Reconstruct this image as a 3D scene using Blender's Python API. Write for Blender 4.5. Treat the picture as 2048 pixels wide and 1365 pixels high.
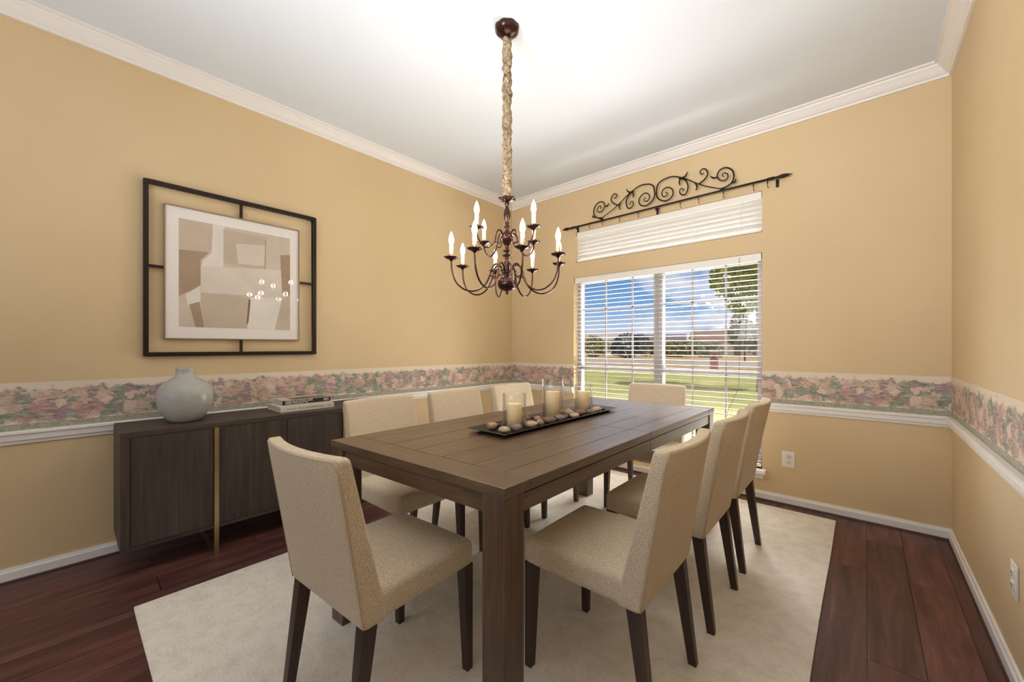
import bpy, bmesh, math, random
from math import sin, cos, pi, radians as rad
from mathutils import Vector, Matrix

for o in list(bpy.data.objects):
    bpy.data.objects.remove(o, do_unlink=True)
S = bpy.context.scene
COL = S.collection
random.seed(7)

# ------------------------------------------------------------------ measurements (metres)
XL, YW, XR, YR = -3.212, 3.593, 0.393, -2.6      # left wall, window wall, right wall, rear wall
H = 2.93                                         # ceiling
CAMZ = 1.18
YAW = rad(41.777)

# ------------------------------------------------------------------ camera
cd = bpy.data.cameras.new('camera')
cam = bpy.data.objects.new('camera', cd); COL.objects.link(cam)
cam.location = (0, 0, CAMZ); cam.rotation_euler = (pi/2, 0, YAW)
cd.sensor_width = 36; cd.lens = 791.5*36/2048; cd.shift_y = 13/2048; cd.clip_start = .05; cd.clip_end = 600
S.camera = cam

# ------------------------------------------------------------------ colour management
S.view_settings.view_transform = 'Standard'; S.view_settings.look = 'None'
S.view_settings.exposure = 0.32; S.view_settings.gamma = 1.0; S.view_settings.use_curve_mapping = False

def lin(c):
    c = c/255
    return c/12.92 if c <= .04045 else ((c+.055)/1.055)**2.4
def rgb(r, g, b): return (lin(r), lin(g), lin(b), 1)

# ------------------------------------------------------------------ sky
W = bpy.data.worlds.new('sky'); S.world = W; W.use_nodes = True
nt = W.node_tree; N = nt.nodes; N.clear()
def nn(tree, kind, **kw):
    n = tree.nodes.new(kind)
    for k, v in kw.items():
        if k == 'ins':
            for i, x in v.items(): n.inputs[i].default_value = x
        else: setattr(n, k, v)
    return n
def ramp(tree, stops, interp='LINEAR'):
    r = tree.nodes.new('ShaderNodeValToRGB'); r.color_ramp.interpolation = interp
    e = r.color_ramp.elements
    while len(e) < len(stops): e.new(.5)
    for i, (p, c) in enumerate(stops): e[i].position = p; e[i].color = c
    return r
tc = nn(nt, 'ShaderNodeTexCoord'); sep = nn(nt, 'ShaderNodeSeparateXYZ')
nt.links.new(tc.outputs['Generated'], sep.inputs[0])
grad = ramp(nt, [(0.0, rgb(205, 214, 226)), (.03, rgb(196, 210, 230)), (.10, rgb(112, 162, 214)), (.20, rgb(70, 132, 200)), (1.0, rgb(70, 120, 190))])
nt.links.new(sep.outputs['Z'], grad.inputs[0])
mp = nn(nt, 'ShaderNodeMapping'); mp.inputs['Scale'].default_value = (1.0, 1.0, 3.2)
nt.links.new(tc.outputs['Generated'], mp.inputs[0])
cl = nn(nt, 'ShaderNodeTexNoise', ins={'Scale': 4.2, 'Detail': 5, 'Roughness': .55}); nt.links.new(mp.outputs[0], cl.inputs['Vector'])
mr = nn(nt, 'ShaderNodeMapRange', ins={1: -.50, 2: -.22, 3: -.08, 4: .16}); nt.links.new(sep.outputs['X'], mr.inputs[0])
ad = nn(nt, 'ShaderNodeMath', operation='ADD'); nt.links.new(cl.outputs['Fac'], ad.inputs[0]); nt.links.new(mr.outputs[0], ad.inputs[1])
cr = ramp(nt, [(.50, (0, 0, 0, 1)), (.66, (1, 1, 1, 1))]); nt.links.new(ad.outputs[0], cr.inputs[0])
mx = nn(nt, 'ShaderNodeMixRGB'); nt.links.new(cr.outputs[0], mx.inputs[0]); nt.links.new(grad.outputs[0], mx.inputs[1])
mx.inputs[2].default_value = rgb(232, 232, 238)
bg = nn(nt, 'ShaderNodeBackground', ins={1: .80}); nt.links.new(mx.outputs[0], bg.inputs[0])
wo = nn(nt, 'ShaderNodeOutputWorld'); nt.links.new(bg.outputs[0], wo.inputs[0])

# ------------------------------------------------------------------ sun, daylight stand-ins and fill lights
def light(name, kind, loc, energy, color=(1, 1, 1), look=None, **kw):
    l = bpy.data.lights.new(name, kind); l.energy = energy; l.color = color
    for k, v in kw.items(): setattr(l, k, v)
    o = bpy.data.objects.new(name, l); COL.objects.link(o); o.location = loc
    if look is not None:
        o.rotation_euler = (Vector(look)-Vector(loc)).to_track_quat('-Z', 'Y').to_euler()
    return o
light('sun', 'SUN', (20, 0, 30), 2.6, (1, .95, .86), (0, 1.5, 0), angle=rad(.6))
# added area lights stand in for daylight from the sky, sunlit ground and rear opening
light('window_daylight', 'AREA', (-1.45, 6.2, 4.6), 1500, (1, .99, .98), (-1.45, 2.2, .4), shape='RECTANGLE', size=3.0, size_y=1.8)
light('ground_bounce', 'AREA', (-1.45, 4.8, -.05), 330, (1, .98, .95), (-1.4, 2.0, 2.2), shape='RECTANGLE', size=3.0, size_y=1.2)
light('opening_fill', 'AREA', (-1.5, YR+.05, 1.45), 6, (1, .985, .96), (-1.5, 2.4, 2.2), shape='RECTANGLE', size=3.0, size_y=2.2)  # fill lamp added in the unseen opening behind the camera
# unseen fill lights added behind the camera to brighten ceiling and walls
light('ceiling_fill', 'AREA', (-1.2, -1.2, 1.7), 7, (.96, .98, 1), (-1.2, 1.2, 2.93), shape='RECTANGLE', size=1.2, size_y=.8, spread=rad(90))
light('ceiling_fill', 'AREA', (-.9, -1.2, 1.7), 7, (.96, .98, 1), (-.9, 3.0, 2.93), shape='RECTANGLE', size=1.2, size_y=.8, spread=rad(80))
light('ceiling_fill', 'AREA', (-1.3, -1.0, 1.7), 13, (.96, .98, 1), (-1.4, -.6, 2.93), shape='RECTANGLE', size=1.6, size_y=1.2)
light('ceiling_fill', 'AREA', (-.2, -.9, 1.8), 9, (.96, .98, 1), (-.6, 1.6, 2.93), shape='RECTANGLE', size=1.2, size_y=.8, spread=rad(100))

# ------------------------------------------------------------------ mesh helpers
class MB:
    def __init__(s): s.v, s.f, s.m, s.sm = [], [], [], []
    def add(s, v, f, mat=0, smooth=False, T=None):
        k = len(s.v)
        s.v += [tuple(T @ Vector(p)) if T is not None else tuple(p) for p in v]
        for q in f: s.f.append([k+i for i in q]); s.m.append(mat); s.sm.append(smooth)
    def box(s, lo, hi, mat=0, T=None):
        x0, y0, z0 = lo; x1, y1, z1 = hi
        v = [(x0,y0,z0),(x1,y0,z0),(x1,y1,z0),(x0,y1,z0),(x0,y0,z1),(x1,y0,z1),(x1,y1,z1),(x0,y1,z1)]
        s.add(v, [(0,3,2,1),(4,5,6,7),(0,1,5,4),(1,2,6,5),(2,3,7,6),(3,0,4,7)], mat, False, T)
    def rbox(s, c, h, r, seg=3, inner=(4,4,4), fn=None, mat=0, T=None):
        r = min(r, *h); idx, v, f = {}, [], []
        def samp(hh, n):
            a = [hh-r+r*math.tan(rad(45)*i/seg) for i in range(seg+1)]
            mid = [(-1+2*i/n)*(hh-r) for i in range(n+1)] if hh-r > 1e-6 else [0]
            return [-x for x in reversed(a[1:])]+mid+a[1:]
        sx = [samp(h[i], inner[i]) for i in range(3)]
        def vid(p):
            k = tuple(round(x, 6) for x in p)
            if k in idx: return idx[k]
            q = Vector([max(-(h[i]-r), min(h[i]-r, p[i])) for i in range(3)])
            e = Vector(p)-q
            q = q+e.normalized()*r
            q = q+Vector(c)
            if fn: q = Vector(fn(q))
            idx[k] = len(v); v.append(q); return idx[k]
        for a in range(3):
            b, d = (a+1) % 3, (a+2) % 3
            for sg in (-1, 1):
                for i in range(len(sx[b])-1):
                    for j in range(len(sx[d])-1):
                        q = []
                        for (ii, jj) in ((i,j),(i+1,j),(i+1,j+1),(i,j+1)):
                            p = [0,0,0]; p[a] = sg*h[a]; p[b] = sx[b][ii]; p[d] = sx[d][jj]; q.append(vid(p))
                        f.append(q if sg > 0 else q[::-1])
        s.add(v, f, mat, True, T)
    def tube(s, pts, r, n=8, mat=0, smooth=True, closed=False, T=None, cap=True):
        pts = [Vector(p) for p in pts]; m = len(pts)
        R = r if isinstance(r, (list, tuple)) else [r]*m
        v, f = [], []
        nrm = None
        for i, p in enumerate(pts):
            if closed: t = pts[(i+1) % m]-pts[i-1]
            else: t = pts[min(i+1, m-1)]-pts[max(i-1, 0)]
            t.normalize()
            if nrm is None:
                nrm = t.orthogonal().normalized()
            else:
                nrm = (nrm-t*nrm.dot(t)); nrm = nrm.normalized() if nrm.length > 1e-6 else t.orthogonal().normalized()
            b = t.cross(nrm)
            for k in range(n):
                a = 2*pi*k/n; v.append(p+(nrm*cos(a)+b*sin(a))*R[i])
        for i in range(m if closed else m-1):
            j = (i+1) % m
            for k in range(n): f.append((i*n+k, i*n+(k+1) % n, j*n+(k+1) % n, j*n+k))
        if not closed and cap:
            f.append(tuple(range(n-1, -1, -1))); f.append(tuple((m-1)*n+k for k in range(n)))
        s.add(v, f, mat, smooth, T)
    def lathe(s, prof, n=24, c=(0,0,0), mat=0, fn=None, T=None):
        v, f = [], []
        for (r, z) in prof:
            for k in range(n):
                a = 2*pi*k/n; rr = fn(r, z, a) if fn else r
                v.append((c[0]+rr*cos(a), c[1]+rr*sin(a), c[2]+z))
        for i in range(len(prof)-1):
            for k in range(n): f.append((i*n+k, i*n+(k+1) % n, (i+1)*n+(k+1) % n, (i+1)*n+k))
        if prof[0][0] > 1e-5: f.append(tuple(range(n-1, -1, -1)))
        if prof[-1][0] > 1e-5: f.append(tuple((len(prof)-1)*n+k for k in range(n)))
        s.add(v, f, mat, True, T)
    def taper(s, p0, s0, p1, s1, mat=0, T=None):
        v = []
        for (p, (a, b)) in ((p0, s0), (p1, s1)):
            for (i, j) in ((-1,-1),(1,-1),(1,1),(-1,1)): v.append((p[0]+i*a, p[1]+j*b, p[2]))
        s.add(v, [(0,3,2,1),(4,5,6,7),(0,1,5,4),(1,2,6,5),(2,3,7,6),(3,0,4,7)], mat, False, T)
    def prism(s, poly, axis_fn, mat=0):
        """poly: 2-D profile; axis_fn(p, end) -> 3-D point for both ends"""
        n = len(poly); v = [axis_fn(p, 0) for p in poly]+[axis_fn(p, 1) for p in poly]
        f = [(i, (i+1) % n, n+(i+1) % n, n+i) for i in range(n)]+[tuple(range(n-1, -1, -1)), tuple(range(n, 2*n))]
        s.add(v, f, mat)
    def build(s, name, mats, parent=None, bevel=0, loc=None, xf=None):
        me = bpy.data.meshes.new(name)
        v = [xf(p) for p in s.v] if xf else s.v
        me.from_pydata([tuple(p) for p in v], [], s.f)
        for m in (mats if isinstance(mats, (list, tuple)) else [mats]): me.materials.append(m)
        me.polygons.foreach_set('material_index', s.m); me.polygons.foreach_set('use_smooth', s.sm)
        bm = bmesh.new(); bm.from_mesh(me)
        if bevel:
            bmesh.ops.remove_doubles(bm, verts=bm.verts, dist=1e-6)
            bmesh.ops.recalc_face_normals(bm, faces=bm.faces)
            ed = [e for e in bm.edges if len(e.link_faces) == 2 and e.calc_face_angle(0) > rad(40)]
            bmesh.ops.bevel(bm, geom=ed, offset=bevel, segments=2, profile=.6, affect='EDGES', clamp_overlap=True)
        else: bmesh.ops.recalc_face_normals(bm, faces=bm.faces)
        bm.to_mesh(me); bm.free(); me.update()
        o = bpy.data.objects.new(name, me); COL.objects.link(o)
        if parent: o.parent = parent
        if loc: o.location = loc
        return o
def tag(o, label=None, cat=None, group=None, kind=None):
    for k, v in (('label', label), ('category', cat), ('group', group), ('kind', kind)):
        if v: o[k] = v
    return o
def thing(name, label, cat, loc=(0,0,0), rz=0, group=None):
    o = bpy.data.objects.new(name, None); COL.objects.link(o); o.empty_display_size = .1
    o.location = loc; o.rotation_euler = (0, 0, rz)
    return tag(o, label, cat, group)
def struct(o): o['kind'] = 'structure'; return o
def copy_tree(o, parent=None):
    c = o.copy(); COL.objects.link(c)
    if parent is not None: c.parent = parent
    for ch in list(o.children): copy_tree(ch, c)
    return c
def spline(pts, n=6, closed=False):
    P = [Vector(p) for p in pts]; out = []; m = len(P)
    for i in range(m if closed else m-1):
        g = lambda k: P[k % m] if closed else P[max(0, min(m-1, k))]
        a, b, c, d = g(i-1), g(i), g(i+1), g(i+2)
        for k in range(n):
            t = k/n
            out.append(.5*((2*b)+(c-a)*t+(2*a-5*b+4*c-d)*t*t+(3*b-a-3*c+d)*t**3))
    if not closed: out.append(P[-1])
    return out

# ------------------------------------------------------------------ materials
def mat(name, color=(.5,.5,.5,1), rough=.5, metal=0, spec=.5, **kw):
    m = bpy.data.materials.new(name); m.use_nodes = True
    b = m.node_tree.nodes['Principled BSDF']
    b.inputs['Base Color'].default_value = color; b.inputs['Roughness'].default_value = rough
    b.inputs['Metallic'].default_value = metal; b.inputs['Specular IOR Level'].default_value = spec
    for k, v in kw.items(): b.inputs[k.replace('_', ' ')].default_value = v
    return m
def tree(m): return m.node_tree, m.node_tree.nodes['Principled BSDF']
def objmap(t, scale=(1,1,1), rot=(0,0,0), coord='Object'):
    c = nn(t, 'ShaderNodeTexCoord'); mp = nn(t, 'ShaderNodeMapping')
    mp.inputs['Scale'].default_value = scale; mp.inputs['Rotation'].default_value = rot
    t.links.new(c.outputs[coord], mp.inputs[0]); return mp.outputs[0], c
def noise(t, vec, scale, detail=3, rough=.5, dist=0):
    n = nn(t, 'ShaderNodeTexNoise', ins={'Scale': scale, 'Detail': detail, 'Roughness': rough, 'Distortion': dist})
    t.links.new(vec, n.inputs['Vector']); return n.outputs['Fac']
def bump(t, b, fac, strength=.2, dist=.01):
    n = nn(t, 'ShaderNodeBump', ins={'Strength': strength, 'Distance': dist}); t.links.new(fac, n.inputs['Height'])
    t.links.new(n.outputs[0], b.inputs['Normal']); return n
def mathn(t, op, a, b=None, c=None):
    n = nn(t, 'ShaderNodeMath', operation=op)
    for i, x in enumerate((a, b, c)):
        if x is None: continue
        if isinstance(x, (int, float)): n.inputs[i].default_value = x
        else: t.links.new(x, n.inputs[i])
    return n.outputs[0]
def mixc(t, f, a, b):
    n = nn(t, 'ShaderNodeMixRGB')
    for i, x in enumerate((f, a, b)):
        if isinstance(x, (int, float)): n.inputs[i].default_value = x
        elif isinstance(x, tuple): n.inputs[i].default_value = x
        else: t.links.new(x, n.inputs[i])
    return n.outputs[0]

def wall_mat():
    m = mat('tan_wall_paint', rough=.62, spec=.25); t, b = tree(m)
    v, _ = objmap(t)
    f = noise(t, v, 1.3, 3)
    r = ramp(t, [(.3, rgb(212, 187, 146)), (.7, rgb(218, 194, 154))]); t.links.new(f, r.inputs[0])
    t.links.new(r.outputs[0], b.inputs['Base Color'])
    bump(t, b, noise(t, v, 240, 2), .06, .002); return m
M_WALL = wall_mat()
M_CEIL = mat('ceiling_paint', rgb(226, 233, 242), .8, spec=.2)
t, b = tree(M_CEIL); v, _ = objmap(t); bump(t, b, noise(t, v, 90, 2), .08, .003)
M_TRIM = mat('white_trim_paint', rgb(238, 234, 230), .38)
M_SHOE = mat('dark_shoe_moulding', rgb(62, 36, 30), .4)

def border_mat(ax):
    """floral wallpaper border; ax = index of the horizontal axis"""
    m = mat('floral_wallpaper', rough=.6, spec=.2); t, b = tree(m)
    c = nn(t, 'ShaderNodeTexCoord'); sp = nn(t, 'ShaderNodeSeparateXYZ'); t.links.new(c.outputs['Object'], sp.inputs[0])
    u = sp.outputs[ax]; z = sp.outputs[2]
    cb = nn(t, 'ShaderNodeCombineXYZ'); t.links.new(u, cb.inputs[0]); t.links.new(z, cb.inputs[1])
    uv = cb.outputs[0]
    # distort the plane so that blooms have petal-like edges
    nz = nn(t, 'ShaderNodeTexNoise', ins={'Scale': 34, 'Detail': 4}); t.links.new(uv, nz.inputs['Vector'])
    vm = nn(t, 'ShaderNodeVectorMath', operation='MULTIPLY_ADD'); t.links.new(nz.outputs['Color'], vm.inputs[0])
    vm.inputs[1].default_value = (.075, .075, 0); t.links.new(uv, vm.inputs[2])
    vo = nn(t, 'ShaderNodeTexVoronoi', ins={'Scale': 19.0, 'Randomness': .9}); t.links.new(vm.outputs[0], vo.inputs['Vector'])
    sc = nn(t, 'ShaderNodeSeparateColor'); t.links.new(vo.outputs['Color'], sc.inputs[0])
    hue = ramp(t, [(0, rgb(206, 170, 158)), (.18, rgb(222, 200, 182)), (.34, rgb(172, 148, 152)), (.48, rgb(212, 184, 166)), (.62, rgb(146, 152, 132)), (.74, rgb(190, 152, 148)), (.86, rgb(160, 160, 148))], 'CONSTANT')
    t.links.new(sc.outputs[0], hue.inputs[0])
    ring = ramp(t, [(0, rgb(150, 112, 114)), (.16, (1,1,1,1)), (.30, (.74,.70,.70,1)), (.42, (1,1,1,1)), (.62, (.66,.66,.62,1))]); t.links.new(vo.outputs['Distance'], ring.inputs[0])
    mu = nn(t, 'ShaderNodeMixRGB', blend_type='MULTIPLY', ins={0: .55}); t.links.new(hue.outputs[0], mu.inputs[1]); t.links.new(ring.outputs[0], mu.inputs[2])
    # leaves: fine slanted strokes
    mp = nn(t, 'ShaderNodeMapping'); mp.inputs['Rotation'].default_value = (0, 0, .8); mp.inputs['Scale'].default_value = (16, 60, 1); t.links.new(vm.outputs[0], mp.inputs[0])
    lf = noise(t, mp.outputs[0], 1.0, 2)
    lr = ramp(t, [(.56, (0,0,0,1)), (.63, (1,1,1,1))]); t.links.new(lf, lr.inputs[0])
    col = mixc(t, mathn(t, 'MULTIPLY', lr.outputs[0], .65), mu.outputs[0], rgb(106, 122, 102))
    mp2 = nn(t, 'ShaderNodeMapping'); mp2.inputs['Rotation'].default_value = (0, 0, -.7); mp2.inputs['Scale'].default_value = (22, 95, 1); t.links.new(uv, mp2.inputs[0])
    l2 = ramp(t, [(.5, (0,0,0,1)), (.66, (1,1,1,1))]); t.links.new(noise(t, mp2.outputs[0], 1.0, 2), l2.inputs[0])
    col = mixc(t, mathn(t, 'MULTIPLY', l2.outputs[0], .45), col, rgb(226, 208, 192))
    # ragged floral band inside a cream ground
    edge = noise(t, uv, 22, 4, .6)
    d = mathn(t, 'ABSOLUTE', mathn(t, 'SUBTRACT', z, .876))
    e2 = mathn(t, 'ADD', d, mathn(t, 'MULTIPLY', mathn(t, 'SUBTRACT', edge, .5), .12))
    band = ramp(t, [(.078, (1,1,1,1)), (.094, (0,0,0,1))]); t.links.new(e2, band.inputs[0])
    col = mixc(t, band.outputs[0], rgb(226, 212, 192), col)
    g = ramp(t, [(0, (1,1,1,1)), (.787, (0,0,0,1))], 'CONSTANT'); t.links.new(z, g.inputs[0])
    gn = ramp(t, [(.4, rgb(150, 152, 132)), (.6, rgb(176, 170, 150))]); t.links.new(noise(t, uv, 60, 3), gn.inputs[0])
    col = mixc(t, g.outputs[0], col, gn.outputs[0])
    t.links.new(col, b.inputs['Base Color']); return m

def floor_mat():
    m = mat('dark_walnut_planks', rough=.38, spec=.4); t, b = tree(m)
    c = nn(t, 'ShaderNodeTexCoord')
    mp = nn(t, 'ShaderNodeMapping'); mp.inputs['Rotation'].default_value = (0, 0, pi/2); mp.inputs['Location'].default_value = (.3, -.005, 0)
    t.links.new(c.outputs['Object'], mp.inputs[0])
    br = nn(t, 'ShaderNodeTexBrick', offset=.37, ins={'Scale': 1, 'Mortar Size': .0022, 'Mortar Smooth': .3, 'Brick Width': 1.25, 'Row Height': .16, 'Bias': 0,
        'Color1': (0,0,0,1), 'Color2': (1,1,1,1), 'Mortar': (.5,.5,.5,1)})
    t.links.new(mp.outputs[0], br.inputs['Vector'])
    gp = nn(t, 'ShaderNodeMapping'); gp.inputs['Scale'].default_value = (14, 1.4, 1); t.links.new(c.outputs['Object'], gp.inputs[0])
    off = nn(t, 'ShaderNodeVectorMath', operation='ADD'); t.links.new(gp.outputs[0], off.inputs[0])
    vs = nn(t, 'ShaderNodeVectorMath', operation='SCALE'); t.links.new(br.outputs['Color'], vs.inputs[0]); vs.inputs['Scale'].default_value = 9
    t.links.new(vs.outputs[0], off.inputs[1])
    f = noise(t, off.outputs[0], 1.6, 5, .62, .6)
    r = ramp(t, [(.22, rgb(48, 30, 28)), (.42, rgb(82, 51, 47)), (.58, rgb(103, 66, 61)), (.8, rgb(132, 90, 80))]); t.links.new(f, r.inputs[0])
    tone = ramp(t, [(0, (.78,.78,.80,1)), (1, (1.18,1.1,1.05,1))]); t.links.new(br.outputs['Color'], tone.inputs[0])
    mu = nn(t, 'ShaderNodeMixRGB', blend_type='MULTIPLY', ins={0: 1}); t.links.new(r.outputs[0], mu.inputs[1]); t.links.new(tone.outputs[0], mu.inputs[2])
    col = mixc(t, br.outputs['Fac'], mu.outputs[0], rgb(24, 13, 12))
    t.links.new(col, b.inputs['Base Color'])
    h = mathn(t, 'SUBTRACT', mathn(t, 'MULTIPLY', noise(t, c.outputs['Object'], 9, 3), .5), br.outputs['Fac'])
    bump(t, b, h, .25, .004)
    return m

def wood_mat(name, dark, mid, light_, axis=1, rough=.34, sc=1.0, spec=.5):
    m = mat(name, rough=rough, spec=spec); t, b = tree(m)
    s = [22*sc]*3; s[axis] = 1.6*sc
    v, _ = objmap(t, tuple(s))
    f = noise(t, v, 1.5, 5, .6, .4)
    r = ramp(t, [(.25, dark), (.5, mid), (.75, light_)]); t.links.new(f, r.inputs[0])
    s2 = [120*sc]*3; s2[axis] = 4*sc
    v2, _ = objmap(t, tuple(s2)); g = noise(t, v2, 1.0, 2)
    mu = nn(t, 'ShaderNodeMixRGB', blend_type='MULTIPLY', ins={0: .55}); t.links.new(r.outputs[0], mu.inputs[1])
    gr = ramp(t, [(.3, (.62,.6,.58,1)), (.6, (1,1,1,1))]); t.links.new(g, gr.inputs[0]); t.links.new(gr.outputs[0], mu.inputs[2])
    t.links.new(mu.outputs[0], b.inputs['Base Color']); bump(t, b, g, .06, .002); return m
TW = (rgb(66, 49, 38), rgb(90, 68, 53), rgb(116, 91, 72))
M_TABLE_Y = wood_mat('table_wood_lengthwise', *TW, axis=1)
M_TABLE_X = wood_mat('table_wood_crosswise', *TW, axis=0)
M_TABLE_Z = wood_mat('table_wood_upright', *TW, axis=2)
for m_ in (M_TABLE_X, M_TABLE_Y):
    b = tree(m_)[1]; b.inputs['Coat Weight'].default_value = .35; b.inputs['Coat Roughness'].default_value = .3
M_LEG = wood_mat('chair_leg_wood', rgb(44, 29, 23), rgb(60, 41, 32), rgb(78, 55, 43), axis=2, rough=.4)
SBW = (rgb(50, 42, 36), rgb(68, 58, 50), rgb(84, 73, 64))
M_SB_Z = wood_mat('sideboard_wood_upright', *SBW, axis=2, rough=.5)
M_SB_Y = wood_mat('sideboard_wood_lengthwise', *SBW, axis=1, rough=.5)
M_BRASS = mat('brushed_brass', rgb(196, 170, 130), .36, 1)
M_GAP = mat('gap_shade', rgb(14, 11, 10), .8)  # near-black colour standing for the shade inside narrow gaps
M_IRON = mat('dark_wrought_iron', rgb(44, 32, 28), .45, .6)
M_BRONZE = mat('antique_bronze', rgb(70, 46, 40), .26, .8)
M_FRAME = mat('blackened_metal', rgb(38, 27, 24), .4, .5)
t, b = tree(M_FRAME); v, _ = objmap(t, (1,1,1), (.6,.6,.6)); bump(t, b, noise(t, v, 60, 2), .3, .004)

def fabric_mat():
    m = mat('beige_herringbone_fabric', rough=.9, spec=.15); t, b = tree(m)
    b.inputs['Sheen Weight'].default_value = .15
    c = nn(t, 'ShaderNodeTexCoord'); sp = nn(t, 'ShaderNodeSeparateXYZ'); t.links.new(c.outputs['Object'], sp.inputs[0])
    nsp = nn(t, 'ShaderNodeSeparateXYZ'); t.links.new(c.outputs['Normal'], nsp.inputs[0])
    # herringbone on the side panels, plain close weave elsewhere
    tri = mathn(t, 'PINGPONG', sp.outputs[1], .022)
    k = mathn(t, 'ADD', sp.outputs[2], tri)
    hb = mathn(t, 'SINE', mathn(t, 'MULTIPLY', k, 2*pi/.0075))
    side = mathn(t, 'GREATER_THAN', mathn(t, 'ABSOLUTE', nsp.outputs[0]), .75)
    wv = mathn(t, 'MULTIPLY', mathn(t, 'SINE', mathn(t, 'MULTIPLY', sp.outputs[0], 2*pi/.0042)), mathn(t, 'SINE', mathn(t, 'MULTIPLY', mathn(t, 'ADD', sp.outputs[2], sp.outputs[1]), 2*pi/.0042)))
    hb2 = mathn(t, 'ADD', mathn(t, 'MULTIPLY', hb, side), mathn(t, 'MULTIPLY', wv, mathn(t, 'SUBTRACT', .6, mathn(t, 'MULTIPLY', side, .4))))
    v1 = nn(t, 'ShaderNodeMapping'); v1.inputs['Scale'].default_value = (160, 160, 700); t.links.new(c.outputs['Object'], v1.inputs[0])
    v2 = nn(t, 'ShaderNodeMapping'); v2.inputs['Scale'].default_value = (700, 160, 160); t.links.new(c.outputs['Object'], v2.inputs[0])
    sl = mathn(t, 'ADD', noise(t, v1.outputs[0], 1, 2), noise(t, v2.outputs[0], 1, 2))
    h = mathn(t, 'ADD', mathn(t, 'MULTIPLY', hb2, .27), mathn(t, 'SUBTRACT', sl, .5))
    r = ramp(t, [(.05, rgb(168, 148, 122)), (.5, rgb(210, 192, 164)), (.95, rgb(232, 218, 194))]); t.links.new(h, r.inputs[0])
    t.links.new(r.outputs[0], b.inputs['Base Color']); bump(t, b, h, .35, .002); return m
M_FAB = fabric_mat()
M_SEAM = mat('seam_thread', rgb(188, 168, 140), .9, spec=.1)

def rug_mat():
    m = mat('cream_wool_pile', rough=.95, spec=.08); t, b = tree(m)
    b.inputs['Sheen Weight'].default_value = .2
    v, _ = objmap(t, (1, 1, 1))
    v2, _ = objmap(t, (60, 170, 60))
    f = mathn(t, 'ADD', mathn(t, 'MULTIPLY', noise(t, v, 14, 4, .6), .5), mathn(t, 'MULTIPLY', noise(t, v2, 1, 3, .6), .5))
    r = ramp(t, [(.3, rgb(216, 206, 190)), (.55, rgb(238, 231, 219)), (.8, rgb(246, 241, 232))]); t.links.new(f, r.inputs[0])
    t.links.new(r.outputs[0], b.inputs['Base Color']); bump(t, b, noise(t, v, 420, 2), .5, .006); return m
M_RUG = rug_mat()

def glass_mat(name, tint=(1,1,1,1), base=.03, rough=0.0, k2=.6, ex=4.5):
    m = bpy.data.materials.new(name); m.use_nodes = True; t = m.node_tree; t.nodes.clear()
    o = nn(t, 'ShaderNodeOutputMaterial'); tr = nn(t, 'ShaderNodeBsdfTransparent', ins={0: tint}); gl = nn(t, 'ShaderNodeBsdfGlossy', ins={'Roughness': rough})
    lw = nn(t, 'ShaderNodeLayerWeight', ins={0: .5}); mxs = nn(t, 'ShaderNodeMixShader')
    k = mathn(t, 'ADD', base, mathn(t, 'MULTIPLY', mathn(t, 'POWER', lw.outputs['Facing'], ex), k2))
    t.links.new(k, mxs.inputs[0]); t.links.new(tr.outputs[0], mxs.inputs[1]); t.links.new(gl.outputs[0], mxs.inputs[2]); t.links.new(mxs.outputs[0], o.inputs[0])
    return m
M_GLASS = glass_mat('clear_pane_glass')
M_JAR = glass_mat('clear_hurricane_glass', (.985, .99, .99, 1), .025, k2=.9, ex=2.6)
M_SLAT = mat('white_blind_slat', rgb(240, 236, 228), .5, spec=.3)
M_SLAT.node_tree.nodes['Principled BSDF'].inputs['Transmission Weight'].default_value = 0
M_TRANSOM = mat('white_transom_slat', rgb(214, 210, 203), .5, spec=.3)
M_BLIND = mat('backlit_blind_slat', rgb(188, 182, 176), .5, spec=.3)  # white slats; backlit shade is put into the darker base colour
M_CORD = mat('backlit_blind_cord', rgb(120, 112, 106), .8)  # white cords; the grey paints in their shade against the window
M_VINYL = mat('backlit_vinyl_window', rgb(150, 146, 150), .4)  # off-white vinyl with its backlit shade mixed into the grey
M_PLATE = mat('white_plastic_plate', rgb(232, 226, 216), .35)
M_SLOT = mat('outlet_slot', rgb(60, 54, 50), .6)

def emit(name, color, s):
    m = bpy.data.materials.new(name); m.use_nodes = True; t = m.node_tree; t.nodes.clear()
    e = nn(t, 'ShaderNodeEmission', ins={0: color, 1: s}); o = nn(t, 'ShaderNodeOutputMaterial'); t.links.new(e.outputs[0], o.inputs[0]); return m
M_BULB = emit('lit_flame_bulb', (1, .80, .52, 1), 5.0)
M_SLEEVE = mat('ivory_candle_sleeve', rgb(238, 222, 190), .5)

# ------------------------------------------------------------------ room shell
TH = .16
XE = 1.9        # the room is wider behind the camera; the right wall shown ends behind the lens
w = MB(); w.box((XL-TH, YR-TH, -.12), (XR+TH, YW+TH, 0)); struct(w.build('floor', floor_mat()))
w = MB(); w.box((XL-TH, YR-TH, H), (XR+TH, YW+TH, H+.15)); struct(w.build('ceiling', M_CEIL))
w = MB(); w.box((XL-TH, YR-TH, 0), (XL, YW+TH, H)); wall_left = struct(w.build('wall_left', M_WALL))
w = MB(); w.box((XR, YR-TH, 0), (XR+TH, YW+TH, H)); wall_right = struct(w.build('wall_right', M_WALL))
WX0, WX1, WZ0, WZ1 = -2.325, -.600, .235, 1.922     # main window opening
TX0, TX1, TZ0, TZ1 = -2.300, -.598, 2.080, 2.402     # transom opening
w = MB()
w.box((XL, YW, 0), (WX0, YW+TH, H)); w.box((WX1, YW, 0), (XR, YW+TH, H))
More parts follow.
